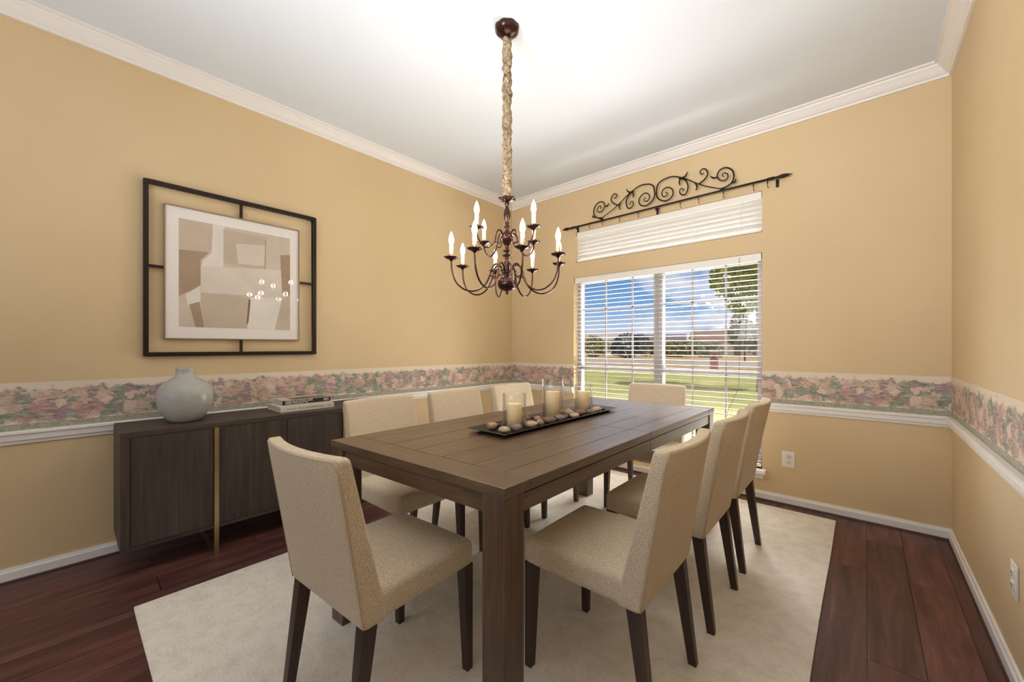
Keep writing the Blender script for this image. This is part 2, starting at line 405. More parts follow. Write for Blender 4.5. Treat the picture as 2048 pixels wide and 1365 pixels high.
w.box((WX0, YW, 0), (WX1, YW+TH, WZ0)); w.box((WX0, YW, WZ1), (WX1, YW+TH, TZ0))
w.box((WX0, YW, TZ1), (WX1, YW+TH, H)); w.box((WX0, YW, TZ0), (TX0, YW+TH, TZ1))
wall_window = struct(w.build('wall_window', M_WALL))
w = MB()
w.box((XL, YR-TH, 0), (-3.05, YR, H)); w.box((.05, YR-TH, 0), (XR, YR, H)); w.box((-3.05, YR-TH, 2.6), (.05, YR, H))
struct(w.build('wall_rear', M_WALL))

# wallpaper border: children of their walls
B0, B1, BT = .756, 1.000, .002
w = MB(); w.box((XL, YR, B0), (XL+BT, YW, B1)); w.build('wallpaper_border', border_mat(1), wall_left)
w = MB(); w.box((XR-BT, YR, B0), (XR, YW, B1)); w.build('wallpaper_border', border_mat(1), wall_right)
w = MB(); w.box((XL+BT, YW-BT, B0), (WX0, YW, B1)); w.box((WX1, YW-BT, B0), (XR-BT, YW, B1)); w.build('wallpaper_border', border_mat(0), wall_window)

CROWN = [(0,2.843),(.012,2.843),(.014,2.857),(.024,2.862),(.036,2.874),(.052,2.896),(.062,2.905),(.066,2.914),(.080,2.917),(.080,H),(0,H)]
RAIL = [(0,.690),(.010,.690),(.012,.703),(.020,.710),(.022,.736),(.030,.742),(.030,.753),(.024,.757),(0,.757)]
BASE = [(0,.012),(.016,.012),(.016,.052),(.011,.060),(.009,.0696),(0,.0696)]
SHOE = [(0,0),(.022,0),(.020,.007),(.016,.012),(0,.012)]
def run(name, prof, side, m, gap=False):
    w = MB()
    if side == 'left': w.prism(prof, lambda p, e: (XL+p[0], (YR if e == 0 else YW-p[0]), p[1]))
    if side == 'right': w.prism(prof, lambda p, e: (XR-p[0], (YR if e == 0 else YW-p[0]), p[1]))
    if side == 'window':
        if gap:
            w.prism(prof, lambda p, e: ((XL+p[0] if e == 0 else WX0-.005), YW-p[0], p[1]))
            w.prism(prof, lambda p, e: ((WX1+.005 if e == 0 else XR-p[0]), YW-p[0], p[1]))
        else: w.prism(prof, lambda p, e: ((XL+p[0] if e == 0 else XR-p[0]), YW-p[0], p[1]))
    return struct(w.build(name, m))
k = 0
for side in ('left', 'window', 'right'):
    k += 1; run('trim_%d' % k, CROWN, side, M_TRIM)
    k += 1; run('trim_%d' % k, RAIL, side, M_TRIM, True)
    k += 1; run('trim_%d' % k, SHOE, side, M_SHOE)
    run('baseboard_'+side, BASE, side, M_TRIM)

# ------------------------------------------------------------------ windows
def hung_window():
    win = thing('window_1', None, None, ((WX0+WX1)/2, YW, WZ0)); struct(win)
    cx = (WX0+WX1)/2
    def part(name, boxes, m, par=win, bevel=.002):
        w = MB()
        for lo, hi in boxes: w.box((lo[0]-cx, lo[1]-YW, lo[2]-WZ0), (hi[0]-cx, hi[1]-YW, hi[2]-WZ0))
        return w.build(name, m, par, bevel)
    ya, yb = YW+.075, YW+.15
    part('frame', [((WX0, ya, WZ0), (WX0+.045, yb, WZ1)), ((WX1-.045, ya, WZ0), (WX1, yb, WZ1)), ((WX0+.045, ya, WZ1-.045), (WX1-.045, yb, WZ1)), ((WX0+.045, ya, WZ0), (WX1-.045, yb, WZ0+.05))], M_VINYL)
    mc = -1.446
    part('mullion', [((mc-.040, ya-.004, WZ0+.05), (mc+.040, yb, WZ1-.045))], M_VINYL)
    for (x0, x1, cols) in ((WX0+.045, mc-.040, (-2.002, -1.713)), (mc+.040, WX1-.045, (-1.150, -.880))):
        part('meeting_rail', [((x0, ya+.008, .948), (x1, yb-.01, .988))], M_VINYL)
        for (z0, z1, zh) in ((WZ0+.05, .948, .62), (.988, WZ1-.045, 1.585)):
            g = part('pane', [((x0, YW+.112, z0), (x1, YW+.115, z1))], M_GLASS, bevel=0)
            bars = [((x-.008, YW+.104, z0), (x+.008, YW+.111, z1)) for x in cols]
            bars.append(((x0, YW+.104, zh-.008), (x1, YW+.111, zh+.008)))
            part('muntin_grille', bars, M_VINYL, bevel=0)
    part('sill', [((WX0-.03, YW-.06, WZ0-.03), (WX1+.03, YW+.075, WZ0)), ((WX0-.01, YW-.016, WZ0-.075), (WX1+.01, YW, WZ0-.03))], M_TRIM, bevel=.005)
hung_window()
def transom():
    win = thing('window_2', None, None, ((TX0+TX1)/2, YW, TZ0)); struct(win)
    cx = (TX0+TX1)/2
    def part(name, boxes, m, bevel=.002):
        w = MB()
        for lo, hi in boxes: w.box((lo[0]-cx, lo[1]-YW, lo[2]-TZ0), (hi[0]-cx, hi[1]-YW, hi[2]-TZ0))
        return w.build(name, m, win, bevel)
    ya, yb = YW+.08, YW+.15
    part('frame', [((TX0, ya, TZ0), (TX0+.04, yb, TZ1)), ((TX1-.04, ya, TZ0), (TX1, yb, TZ1)), ((TX0+.04, ya, TZ1-.04), (TX1-.04, yb, TZ1)), ((TX0+.04, ya, TZ0), (TX1-.04, yb, TZ0+.04))], M_VINYL)
    part('pane', [((TX0+.04, YW+.112, TZ0+.04), (TX1-.04, YW+.115, TZ1-.04))], M_GLASS, 0)
transom()

def blind(name, label, x0, x1, z0, z1, tilt, pitch, cords, pull, valance, hd, cordm=None, slatm=None):
    cx, y = (x0+x1)/2, YW+.036
    th = thing(name, label, 'blind', (cx, y, z1))
    hw = (x1-x0)/2
    w = MB(); w.box((-hw, -.026, -valance), (hw, -.018, 0)); w.box((-hw, -.017, -.045), (hw, .026, 0)); w.build('headrail', M_SLAT, th, .002)
    zb = z0-z1+.006
    w = MB(); w.box((-hw, -.025, zb), (hw, .025, zb+.018)); w.build('bottom_rail', M_SLAT, th, .003)
    zz = -valance-.01; w = MB()
    while zz > zb+.03:
        c, s = cos(tilt)*hd, sin(tilt)*hd
        v = []
        for i in range(5):
            a = -1+2*i/4; bow = .0025*(1-a*a)
            for (x, o) in ((-hw, 0), (hw, 0), (hw, -.0022), (-hw, -.0022)): v.append((x, a*c, zz+a*s+bow+o))
        f = []
        for i in range(4):
            for kk in range(4): f.append((i*4+kk, i*4+(kk+1) % 4, i*4+4+(kk+1) % 4, i*4+4+kk))
        f += [(3,2,1,0), (16,17,18,19)]
        w.add(v, f); zz -= pitch
    w.build('slats', slatm or M_SLAT, th)
    for x in cords:
        w = MB()
        for yy in (-hd-.002, hd+.002): w.tube([(x-cx, yy, -.045), (x-cx, yy, zb+.016)], .0014, 5)
        w.build('ladder_cord', cordm or M_CORD, th)
    if pull:
        w = MB()
        pts = spline([(pull-cx, -.034, -.02), (pull-cx, -.036, .98-z1), (pull-.035-cx, -.036, .78-z1), (pull-.085-cx, -.038, .66-z1)], 8)
        w.tube(pts, .0018, 6); p = w.build('lift_cord', M_CORD, th)
        w = MB(); w.lathe([(.002, 0), (.006, -.01), (.008, -.035), (.006, -.042)], 10, tuple(pts[-1])); w.build('tassel', M_TRIM, p)
    return th
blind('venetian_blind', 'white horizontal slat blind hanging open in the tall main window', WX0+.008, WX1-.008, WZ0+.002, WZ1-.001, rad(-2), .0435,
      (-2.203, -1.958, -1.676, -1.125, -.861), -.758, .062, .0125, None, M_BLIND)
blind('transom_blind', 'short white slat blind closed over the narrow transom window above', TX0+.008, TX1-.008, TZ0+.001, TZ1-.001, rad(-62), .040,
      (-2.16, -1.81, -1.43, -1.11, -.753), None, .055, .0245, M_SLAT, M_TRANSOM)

# ------------------------------------------------------------------ curtain rod with scrollwork
def curtain_rod():
    yr = YW-.055; xc, zr = -1.4185, 2.450
    th = thing('curtain_rod', 'black wrought iron curtain rod with scrollwork crest over the transom window', 'curtain rod', (xc, yr, zr))
    w = MB(); w.tube([(-.90, 0, -.006), (-.4, 0, -.003), (0, 0, .002), (.55, 0, .008), (.93, 0, .008)], .0085, 8); w.build('rod', M_IRON, th)
    for sx in (-1, 1):
        w = MB(); z = -.006 if sx < 0 else .008
        w.tube([(sx*x, 0, z) for x in (.86, .90, .905, .93, .94, .965, .985, 1.0, 1.02)], [.011, .013, .009, .009, .013, .016, .012, .006, .001], 8)
        w.build('finial', M_IRON, th)
    R = lambda L: [(x, z-zr) for x, z in L]
    tail = R([(.008,2.592),(.019,2.644),(.052,2.674),(.128,2.688),(.191,2.672),(.273,2.627),(.343,2.577),(.43,2.524),(.55,2.470)])
    big = R([(.008,2.592),(.010,2.552),(.036,2.512),(.088,2.487),(.138,2.502),(.157,2.540),(.144,2.580),(.108,2.603),(.072,2.594),(.056,2.560),(.070,2.530),(.100,2.530),(.106,2.552),(.090,2.562)])
    top = R([(.55,2.470),(.612,2.497),(.634,2.545),(.621,2.602),(.577,2.635),(.532,2.629),(.512,2.589),(.528,2.551),(.560,2.535),(.588,2.548),(.588,2.580),(.563,2.597),(.550,2.582),(.562,2.566)])
    small = R([(.372,2.560),(.415,2.587),(.439,2.622),(.427,2.664),(.398,2.677),(.380,2.656),(.393,2.634),(.408,2.642)])
    inner = R([(.205,2.652),(.258,2.625),(.283,2.565),(.268,2.508),(.235,2.502),(.212,2.532),(.222,2.559),(.243,2.552),(.240,2.533)])
    leaves = [R([(.462,2.598),(.484,2.578),(.516,2.577)]), R([(.333,2.584),(.356,2.545),(.346,2.508)]), R([(.214,2.592),(.210,2.622),(.222,2.650)]),
              R([(.205,2.655),(.255,2.654),(.280,2.690)]), R([(.612,2.497),(.640,2.502),(.648,2.524)])]
    for sx in (-1, 1):
        w = MB()
        for c in (tail, big, top, small, inner):
            p = spline([(sx*x, 0, z) for x, z in c], 6); n = len(p)
            w.tube(p, [.0066-.0026*(i/n) for i in range(n)], 7)
        for c in leaves:
            p = spline([(sx*x, 0, z) for x, z in c], 6); n = len(p)
            w.tube(p, [.002+.0055*sin(pi*min(1, (i+.6)/n)) for i in range(n)], 6)
        w.tube([(sx*.535, 0, .018), (sx*.565, 0, .022)], .012, 8)
        w.build('scrollwork', M_IRON, th)
    for x in (-2.104, -1.958, -1.772, -1.584, -1.383, -1.201, -1.051, -.86, -.649, -.556):
        w = MB(); zc = -.004
        w.tube([(x-xc, .015*cos(a*pi/6), zc-.006+.015*sin(a*pi/6)) for a in range(12)], .0022, 5, closed=True)
        w.tube(spline([(x-xc, 0, zc-.021), (x-xc, 0, zc-.040), (x-xc+.004, 0, zc-.052), (x-xc+.010, 0, zc-.046)], 4), .0022, 5)
        w.build('clip_ring', M_IRON, th)
    for x in (-2.27, -1.42, -.50):
        w = MB(); w.tube([(x-xc, 0, -.012), (x-xc, .030, -.020), (x-xc, .054, -.020)], .005, 6); w.box((x-xc-.010, .049, -.05), (x-xc+.010, .055, .01)); w.build('bracket', M_IRON, th)
curtain_rod()

# ------------------------------------------------------------------ outlets
def outlet(label, loc, rz):
    th = thing('outlet_plate', label, 'outlet', loc, rz)
    w = MB(); w.rbox((0, -.003, 0), (.040, .003, .060), .003, 2, (1,1,1)); w.build('cover_plate', M_PLATE, th)
    for z in (-.022, .022):
        w = MB(); w.rbox((0, -.007, z), (.017, .003, .016), .003, 2, (1,1,1)); s = w.build('socket', M_PLATE, th)
        w = MB(); w.box((-.008, -.0106, z-.004), (-.005, -.0095, z+.008)); w.box((.005, -.0106, z-.004), (.008, -.0095, z+.008)); w.box((-.002, -.0106, z-.012), (.002, -.0095, z-.008)); w.build('slots', M_SLOT, s)
outlet('white double outlet plate low on the window wall right of the window', (-.432, YW, .342), 0)
outlet('white outlet plate low on the right wall near the picture edge', (XR, 2.21, .365), -pi/2)

# ------------------------------------------------------------------ rug
w = MB(); w.rbox((-1.305, 1.825, .005), (1.158, 1.630, .005), .004, 2, (40, 40, 1), fn=lambda p: (p[0]+.0012*sin(p[1]*5), p[1]+.0012*sin(p[0]*6), p[2]))
tag(w.build('area_rug', M_RUG), 'large cream wool area rug under the dining table', 'rug')
RZ = .010

# ------------------------------------------------------------------ dining table
def table():
    cx, cy = -1.236, 1.803
    ex, ey = Vector((.963, .066, 0)), Vector((.011, 2.033, 0))
    sx, sy = ex.length, ey.length; ux, uy = ex/sx, ey/sy
    xf = lambda p: ux*p[0]+uy*p[1]+Vector((0, 0, p[2]))
    th = thing('dining_table', 'long dark brown wooden dining table standing on the cream rug', 'table', (cx, cy, RZ))
    zt, hx, hy = .78-RZ, sx/2, sy/2
    z0 = zt-.032; g = .0011; e = .115
    w = MB(); w.box((-hx, -hy, z0), (hx, -hy+e-g, zt)); w.build('end_board', M_TABLE_X, th, .002, xf=xf)
    w = MB(); w.box((-hx, hy-e+g, z0), (hx, hy, zt)); w.build('end_board', M_TABLE_X, th, .002, xf=xf)
    xs = [-hx, -.375, -.225, -.07, .085, .24, .375, hx]
    for i in range(7):
        w = MB()
        for (a, b2) in ((-hy+e, 0), (0, hy-e)):
            w.box((xs[i]+(g if i else 0), a+g, z0), (xs[i+1]-(g if i < 6 else 0), b2-g, zt))
        o = w.build('top_plank', M_TABLE_Y, th, .0015, xf=xf)
    w = MB(); w.box((-hx+.02, -hy+.02, z0-.006), (hx-.02, hy-.02, z0-.0005)); w.build('plank_gap_shade', M_GAP, th, xf=xf)  # black sheet that paints shade into the plank gaps
    L = .086; az0, az1 = .688-RZ, z0-.006
    for (i, j) in ((-1,-1), (1,-1), (-1,1), (1,1)):
        x0, x1 = sorted((i*(hx-.003), i*(hx-.003-L))); y0, y1 = sorted((j*(hy-.003), j*(hy-.003-L)))
        w = MB(); w.box((x0, y0, 0), (x1, y1, z0-.001)); w.build('leg', M_TABLE_Z, th, .003, xf=xf)
    for j in (-1, 1):
        y0, y1 = sorted((j*(hy-.012), j*(hy-.034)))
        w = MB(); w.box((-hx+L+.004, y0, az0), (hx-L-.004, y1, az1)); w.build('apron', M_TABLE_X, th, .002, xf=xf)
    for i in (-1, 1):
        x0, x1 = sorted((i*(hx-.006), i*(hx-.030)))
        w = MB()
        for (a, b2) in ((-hy+L+.004, -g), (g, hy-L-.004)): w.box((x0, a, az0), (x1, b2, az1))
        w.build('apron', M_TABLE_Y, th, .002, xf=xf)
table()

# ------------------------------------------------------------------ dining chairs (face +Y, origin on the floor)
def make_chair():
    th = thing('dining_chair', 'x', 'chair')
    def seatf(p):
        x, y, z = p
        if z > .43: z += .010*max(0, 1-(x/.215)**2)*max(0, 1-((y-.01)/.22)**2)
        return (x, y, z)
    w = MB(); w.rbox((0, .015, .4225), (.217, .210, .0475), .026, 4, (6, 6, 1), fn=seatf); seat = w.build('seat', M_FAB, th)
    def backf(p):
        x, y, z = p; t = (z-.375)/.5
        h = .043-.020*t                                   # half thickness
        yy = y/.04*h
        lean = -.183-.100*t
        con = -.034*max(0, t)**1.2*(1-(x/.22)**2)
        return (x, lean+yy+con, z)
    w = MB(); w.rbox((0, 0, .625), (.220, .04, .25), .017, 4, (12, 1, 10), fn=backf); back = w.build('backrest', M_FAB, th)
    pts = [(sx, z) for sx, z in [(-.218, .385+.03*i) for i in range(16)]]+[(-.205+.41*i/14, .8665) for i in range(15)]+[(.218, .835-.03*i) for i in range(16)]
    P = []
    for x, z in pts:
        t = (z-.375)/.5; h = .043-.020*t
        P.append((x*1.0, -.183-.100*t-h*.93-.034*max(0, t)**1.2*(1-(x/.22)**2), z))
    w = MB(); w.tube(P, .0018, 6); w.build('rear_piping', M_SEAM, back)
    for sx in (-1, 1):
        w = MB(); w.taper((sx*.200, .203, 0), (.0135, .0135), (sx*.193, .196, .385), (.021, .021)); w.build('leg', M_LEG, th, .0015)
    for sx in (-1, 1):
        w = MB(); w.taper((sx*.198, -.250, 0), (.0135, .0145), (sx*.192, -.196, .40), (.020, .023)); w.build('leg', M_LEG, th, .0015)
    return th
CH = make_chair(); first = [True]
def chair(x, y, rz, label):
    o = CH if first[0] else copy_tree(CH); first[0] = False
    o.location = (x, y, RZ); o.rotation_euler = (0, 0, rz); o['label'] = label; o['group'] = 'chairs around the dining table'
chair(-1.268, .752, rad(4.0), 'beige fabric dining chair seen from behind at the near end of the table')
chair(-.722, 1.335, pi/2+rad(.8), 'beige fabric dining chair nearest of the row on the right side of the table')
chair(-.722, 1.950, pi/2+rad(.4), 'beige fabric dining chair in the middle of the row on the right side')
chair(-.725, 2.530, pi/2, 'beige fabric dining chair farthest of the right side row, nearest the window')
chair(-1.845, 1.225, -pi/2+rad(1), 'beige fabric dining chair nearest of the left side row, overlapping the sideboard end')
chair(-1.845, 1.785, -pi/2, 'beige fabric dining chair in the middle of the row on the left side')
chair(-1.845, 2.370, -pi/2, 'beige fabric dining chair farthest of the left side row, behind the candles')
chair(-1.232, 2.845, pi+rad(2.5), 'beige fabric dining chair at the far end of the table before the window')

# ------------------------------------------------------------------ sideboard
def sideboard():
    xf_, xb, y0, y1, z0, z1 = -2.772, -3.19, .169, 1.700, .147, .750
    cx, cy = (xf_+xb)/2, (y0+y1)/2
    th = thing('sideboard', 'dark brown four door sideboard on brass legs against the left wall', 'sideboard', (cx, cy, 0))
    A = lambda lo, hi: ((lo[0]-cx, lo[1]-cy, lo[2]), (hi[0]-cx, hi[1]-cy, hi[2]))
    t_ = .028
    w = MB()
    w.box(*A((xb, y0, z1-t_), (xf_, y1, z1))); w.build('top_panel', M_SB_Y, th, .0015)
    w = MB(); w.box(*A((xb, y0, z0), (xf_, y1, z0+.018))); w.build('bottom_panel', M_SB_Y, th, .0015)
    for ya in (y0, y1-.036):
        w = MB(); w.box(*A((xb, ya, z0+.018), (xf_, ya+.036, z1-t_))); w.build('side_panel', M_SB_Z, th, .0015)
    w = MB(); w.box(*A((xb, y0+.036, z0+.018), (xb+.012, y1-.036, z1-t_))); w.build('back_panel', M_SB_Y, th)
    for (ya, yb) in ((.207, .549), (.576, .9325), (.9365, 1.293), (1.320, 1.662)):
        w = MB(); w.box(*A((xf_-.022, ya, z0+.020), (xf_-.003, yb, z1-t_-.002))); w.build('door', M_SB_Z, th, .001)
    w = MB(); w.box(*A((xf_-.04, y0+.036, z0+.018), (xf_-.024, y1-.036, z1-t_))); w.build('door_gap_shade', M_GAP, th)  # black sheet standing for the shade behind the door gaps
    for ya in (.5515, 1.2955):
        w = MB(); w.box(*A((xf_-.005, ya, .0), (xf_+.009, ya+.022, z1-t_)))
        w.box(*A((xb+.05, ya, 0), (xf_-.005, ya+.022, .013))); w.box(*A((xb+.05, ya, .013), (xb+.064, ya+.022, z0)))
        w.build('leg_frame', M_BRASS, th, .001)
sideboard()
SBZ = .750

# vase
def vase_mat():
    m = mat('grey_stoneware_glaze', rough=.27, spec=.6); t, b = tree(m)
    v, _ = objmap(t); f = noise(t, v, 9, 4); f2 = noise(t, v, 160, 2)
    r = ramp(t, [(.3, rgb(166, 166, 159)), (.7, rgb(186, 185, 177))]); t.links.new(f, r.inputs[0])
    r2 = ramp(t, [(.36, (.75,.75,.75,1)), (.44, (1,1,1,1))]); t.links.new(f2, r2.inputs[0])
    mu = nn(t, 'ShaderNodeMixRGB', blend_type='MULTIPLY', ins={0: .6}); t.links.new(r.outputs[0], mu.inputs[1]); t.links.new(r2.outputs[0], mu.inputs[2])
    t.links.new(mu.outputs[0], b.inputs['Base Color']); return m
vp = [(0, .001), (.055, 0), (.071, .004), (.090, .022), (.110, .055), (.125, .095), (.1315, .140), (.130, .165), (.121, .195), (.102, .221), (.078, .241), (.057, .255), (.047, .268), (.044, .286), (.0445, .308), (.041, .311), (.037, .308), (.036, .270), (.045, .245), (.08, .21), (.10, .15), (.09, .06), (0, .02)]
w = MB(); w.lathe([(p.x, p.y) for p in spline([(a, b2, 0) for a, b2 in vp], 3)], 48)
tag(w.build('vase', vase_mat(), loc=(-2.975, .455, SBZ)), 'round grey ceramic vase with short neck on the sideboard', 'vase')

# books
M_PAGES = mat('book_pages', rgb(214, 204, 188), .8)
t, b = tree(M_PAGES); v, _ = objmap(t, (3, 3, 500)); bump(t, b, noise(t, v, 1, 2), .4, .002)
M_WHITE = mat('white_book_cover', rgb(216, 208, 196), .4)
M_BLACK = mat('black_book_spine', rgb(38, 34, 32), .4)
M_BROWN = mat('brown_printed_cover', rgb(120, 100, 84), .45)
M_GREYTX = mat('grey_print', rgb(120, 112, 104), .6)
M_WTX = mat('white_print', rgb(228, 222, 210), .6)
def text_mesh(name, body, size, m, parent, loc, rot, ex=.0004):
    c = bpy.data.curves.new(name, 'FONT'); c.body = body; c.size = size; c.extrude = ex; c.align_x = 'LEFT'; c.align_y = 'CENTER'
    o = bpy.data.objects.new(name, c); COL.objects.link(o)
    dg = bpy.context.evaluated_depsgraph_get(); me = bpy.data.meshes.new_from_object(o.evaluated_get(dg)); me.name = name
    bpy.data.objects.remove(o, do_unlink=True)
    me.materials.clear(); me.materials.append(m)
    q = bpy.data.objects.new(name, me); COL.objects.link(q); q.parent = parent; q.location = loc; q.rotation_euler = rot
    return q
def fit(o, length):
    xs = [v.co.x for v in o.data.vertices]; s = length/(max(xs)-min(xs)); o.scale[0] = s; return o
def book(name, label, loc, rz, length, depth, thick, cover, spine):
    th = thing(name, label, 'book', loc, rz, 'books stacked on the sideboard')   # spine faces +X, runs along Y
    w = MB(); w.box((-depth+.004, .004, .003), (-.004, length-.004, thick-.003)); w.build('page_block', M_PAGES, th)
    w = MB()
    w.box((-depth, 0, 0), (0, length, .0026)); w.box((-depth, 0, thick-.0026), (0, length, thick)); w.build('cover', cover, th, .0006)
    w = MB(); w.box((-.0035, 0, .0026), (.0008, length, thick-.0026)); sp = w.build('spine', spine, th, .0006)
    return th, sp
UP = (pi/2, 0, pi/2)
bk, sp = book('hardcover_book', 'white hardcover book lying at the bottom of the stack on the sideboard', (-2.862, .925, SBZ), rad(1.0), .352, .255, .036, M_WHITE, M_WHITE)
fit(text_mesh('author_name', 'Thumberino', .010, M_GREYTX, sp, (.0012, .035, .018), UP), .062)
fit(text_mesh('spine_title', 'SUCENEFREEUNE', .019, M_GREYTX, sp, (.0012, .112, .018), UP), .165)
fit(text_mesh('publisher_mark', 'JDB', .013, M_GREYTX, sp, (.0012, .306, .018), UP), .026)
bk, sp = book('hardcover_book', 'black spined book with white lettering on top of the white book', (-2.925, .957, SBZ+.0362), rad(1.5), .322, .185, .036, M_WHITE, M_BLACK)
w = MB(); w.box((-.120, .06, .0361), (-.002, .31, .0366)); w.build('cover_print', M_BROWN, bk)
w = MB(); w.box((-.070, .10, .0367), (-.020, .19, .0370)); w.build('cover_panel', M_BLACK, bk)
fit(text_mesh('spine_title', 'VERSHODECIER', .021, M_WTX, sp, (.0012, .014, .0235), UP), .185)
fit(text_mesh('spine_subtitle', 'PRECIRDOCTS', .017, M_WTX, sp, (.0012, .018, .0105), UP), .145)
fit(text_mesh('volume_number', '80', .024, M_WTX, sp, (.0012, .272, .018), UP), .036)

# ------------------------------------------------------------------ framed art on the left wall
def framed_art():
    y0, y1, z0, z1 = .292, 1.280, 1.128, 2.185
    cy, cz = (y0+y1)/2, (z0+z1)/2
    th = thing('framed_art', 'abstract beige print floating inside an open dark metal frame on the left wall', 'picture', (XL, cy, cz))
    hy, hz = (y1-y0)/2, (z1-z0)/2
    f = .024; xa, xb = .004, .034
    w = MB()
    w.box((xa, -hy, -hz), (xb, -hy+f, hz)); w.box((xa, hy-f, -hz), (xb, hy, hz))
    w.box((xa, -hy+f, hz-f), (xb, hy-f, hz)); w.box((xa, -hy+f, -hz), (xb, hy-f, -hz+f)); w.build('outer_frame', M_FRAME, th, .003)
    a0, a1, c0, c1 = .385-cy, 1.157-cy, 1.232-cz, 2.062-cz
    for lo, hi in (((.012, -.008, c1), (.026, .008, hz-f)), ((.012, -.008, -hz+f), (.026, .008, c0)), ((.012, -hy+f, .006), (.026, a0, .022)), ((.012, a1, .006), (.026, hy-f, .022))):
        w = MB(); w.box(lo, hi); w.build('connector', M_FRAME, th)
    M_IN = mat('champagne_frame', rgb(150, 128, 104), .4, .3); e = .007
    w = MB(); w.box((.006, a0, c0), (.034, a0+e, c1)); w.box((.006, a1-e, c0), (.034, a1, c1)); w.box((.006, a0+e, c0), (.034, a1-e, c0+e)); w.box((.006, a0+e, c1-e), (.034, a1-e, c1)); w.build('inner_frame', M_IN, th, .001)
    M_MAT = mat('white_mat_board', rgb(240, 232, 226), .7)
    w = MB(); w.box((.008, a0+e, c0+e), (.026, a1-e, c1-e)); w.build('mat_board', M_MAT, th)
    # the print: overlapping paper shapes of the abstract
    u0, u1, v0, v1 = .455-cy, 1.092-cy, 1.310-cz, 1.988-cz
    def paper(name, c):
        m = mat(name, rough=.75, spec=.2); t, b = tree(m); v, _ = objmap(t, (1, 1, 1))
        f = noise(t, v, 7, 4, .6); r = ramp(t, [(.3, tuple(x*.88 for x in c[:3])+(1,)), (.7, c)]); t.links.new(f, r.inputs[0]); t.links.new(r.outputs[0], b.inputs['Base Color']); return m
    PM = [paper('print_ground', rgb(214, 199, 182)), paper('print_taupe', rgb(176, 150, 128)), paper('print_cream', rgb(228, 216, 203)), paper('print_sand', rgb(205, 188, 168)), paper('print_light', rgb(236, 228, 218)), paper('print_brown', rgb(128, 104, 84))]
    w = MB(); n = [0]
    def shape(pts, m):
        n[0] += 1; x = .0262+.00018*n[0]
        q = [(u0+(u1-u0)*a, v1-(v1-v0)*b2) for a, b2 in pts]
        w.prism(q, lambda p, e_: (.0258 if e_ == 0 else x, p[0], p[1]), m)
    shape([(0,0),(1,0),(1,1),(0,1)], 0)
    shape([(0,.0),(.27,.0),(.26,.26),(.16,.30),(0,.31)], 3)
    shape([(0,.29),(.24,.28),(.17,.36),(.17,.62),(.06,.68),(0,.72)], 1)
    shape([(.05,.70),(.17,.60),(.17,.75),(.07,.80)], 4)
    shape([(.08,.79),(.16,.76),(.20,1),(.13,1)], 1)
    shape([(.27,0),(.37,0),(.36,.40),(.17,.44),(.19,.36),(.26,.28)], 4)
    shape([(.36,.03),(.76,.03),(.73,.38),(.36,.36)], 3)
    shape([(.47,.15),(.76,.12),(.74,.34),(.49,.35)], 2)
    shape([(.745,.06),(.755,.06),(.745,.40),(.735,.40)], 1)
    shape([(.17,.42),(.73,.37),(.93,.36),(.92,.70),(.60,.66),(.17,.67)], 2)
    shape([(.17,.67),(.60,.68),(.57,1),(.21,1)], 3)
    shape([(.60,.68),(.92,.66),(.84,1),(.57,1)], 4)
    shape([(.585,.70),(.605,.70),(.585,.93),(.565,.97)], 5)
    shape([(.90,.20),(1,.18),(1,.62),(.92,.62)], 1)
    shape([(.92,.66),(1,.63),(1,1),(.84,1)], 3)
    w.build('abstract_print', PM, th)
    w = MB(); w.box((.0300, a0+e, c0+e), (.0315, a1-e, c1-e)); w.build('glazing', M_GLASS, th)
framed_art()

# ------------------------------------------------------------------ tray, stones, candles
TZ = .780
TRX, TRY = -1.292, 1.790
def tray():
    th = thing('tray', 'long narrow black tray of stones and candles in the middle of the table', 'tray', (TRX, TRY, TZ))
    hx, hy, bx, by, h = .122, .530, .085, .470, .017
    def ring(a, b2, z): return [(-a, -b2, z), (a, -b2, z), (a, b2, z), (-a, b2, z)]
    v = ring(bx, by, 0)+ring(hx, hy, h)+ring(hx-.004, hy-.004, h+.003)+ring(bx, by, .006)
    f = [(3,2,1,0)]
    for k2 in range(3):
        for i in range(4): f.append((k2*4+i, k2*4+(i+1) % 4, k2*4+4+(i+1) % 4, k2*4+4+i))
    f.append((12,13,14,15))
    w = MB(); w.add(v, f); o = w.build('body', mat('black_lacquer', rgb(30, 26, 25), .35), th, .0008)
    return th
tray()
M_WAX = mat('ivory_wax', rgb(255, 226, 178), .5, Subsurface_Weight=.1, Subsurface_Radius=(.02, .012, .006), Subsurface_Scale=.5)
M_WICK = mat('pale_wick', rgb(236, 226, 206), .8)
def candle(x, y, r, zt, gr, gt, gl, cl_):
    zb = TZ+.0062
    g = MB(); n = 40
    prof = [(0, 0), (gr-.003, 0), (gr, .003), (gr, gt-zb-.002), (gr-.001, gt-zb), (gr-.0028, gt-zb), (gr-.0036, gt-zb-.002), (gr-.0036, .005), (0, .005)]
    g.lathe(prof, n)
    tag(g.build('hurricane_glass', M_JAR, loc=(x, y, zb)), gl, 'candle holder', 'glass candle holders on the tray')
    th = thing('pillar_candle', cl_, 'candle', (x, y, zb+.0053), 0, 'pillar candles on the tray')
    hh = zt-zb-.0053
    w = MB(); w.lathe([(p.x, p.y) for p in [Vector(q) for q in ((0,0),(r-.002,0),(r,.002),(r,hh-.003),(r-.003,hh),(r-.008,hh-.001),(.004,hh-.004),(0,hh-.004))]], 36); w.build('wax', M_WAX, th)
    w = MB(); w.tube([(0,0,hh-.005), (.0005,0,hh+.012), (.001,.001,hh+.026)], .0016, 6); w.build('wick', M_WICK, th)
C1, C2, C3 = (-1.281, 1.452), (-1.294, 1.790), (-1.290, 2.102)
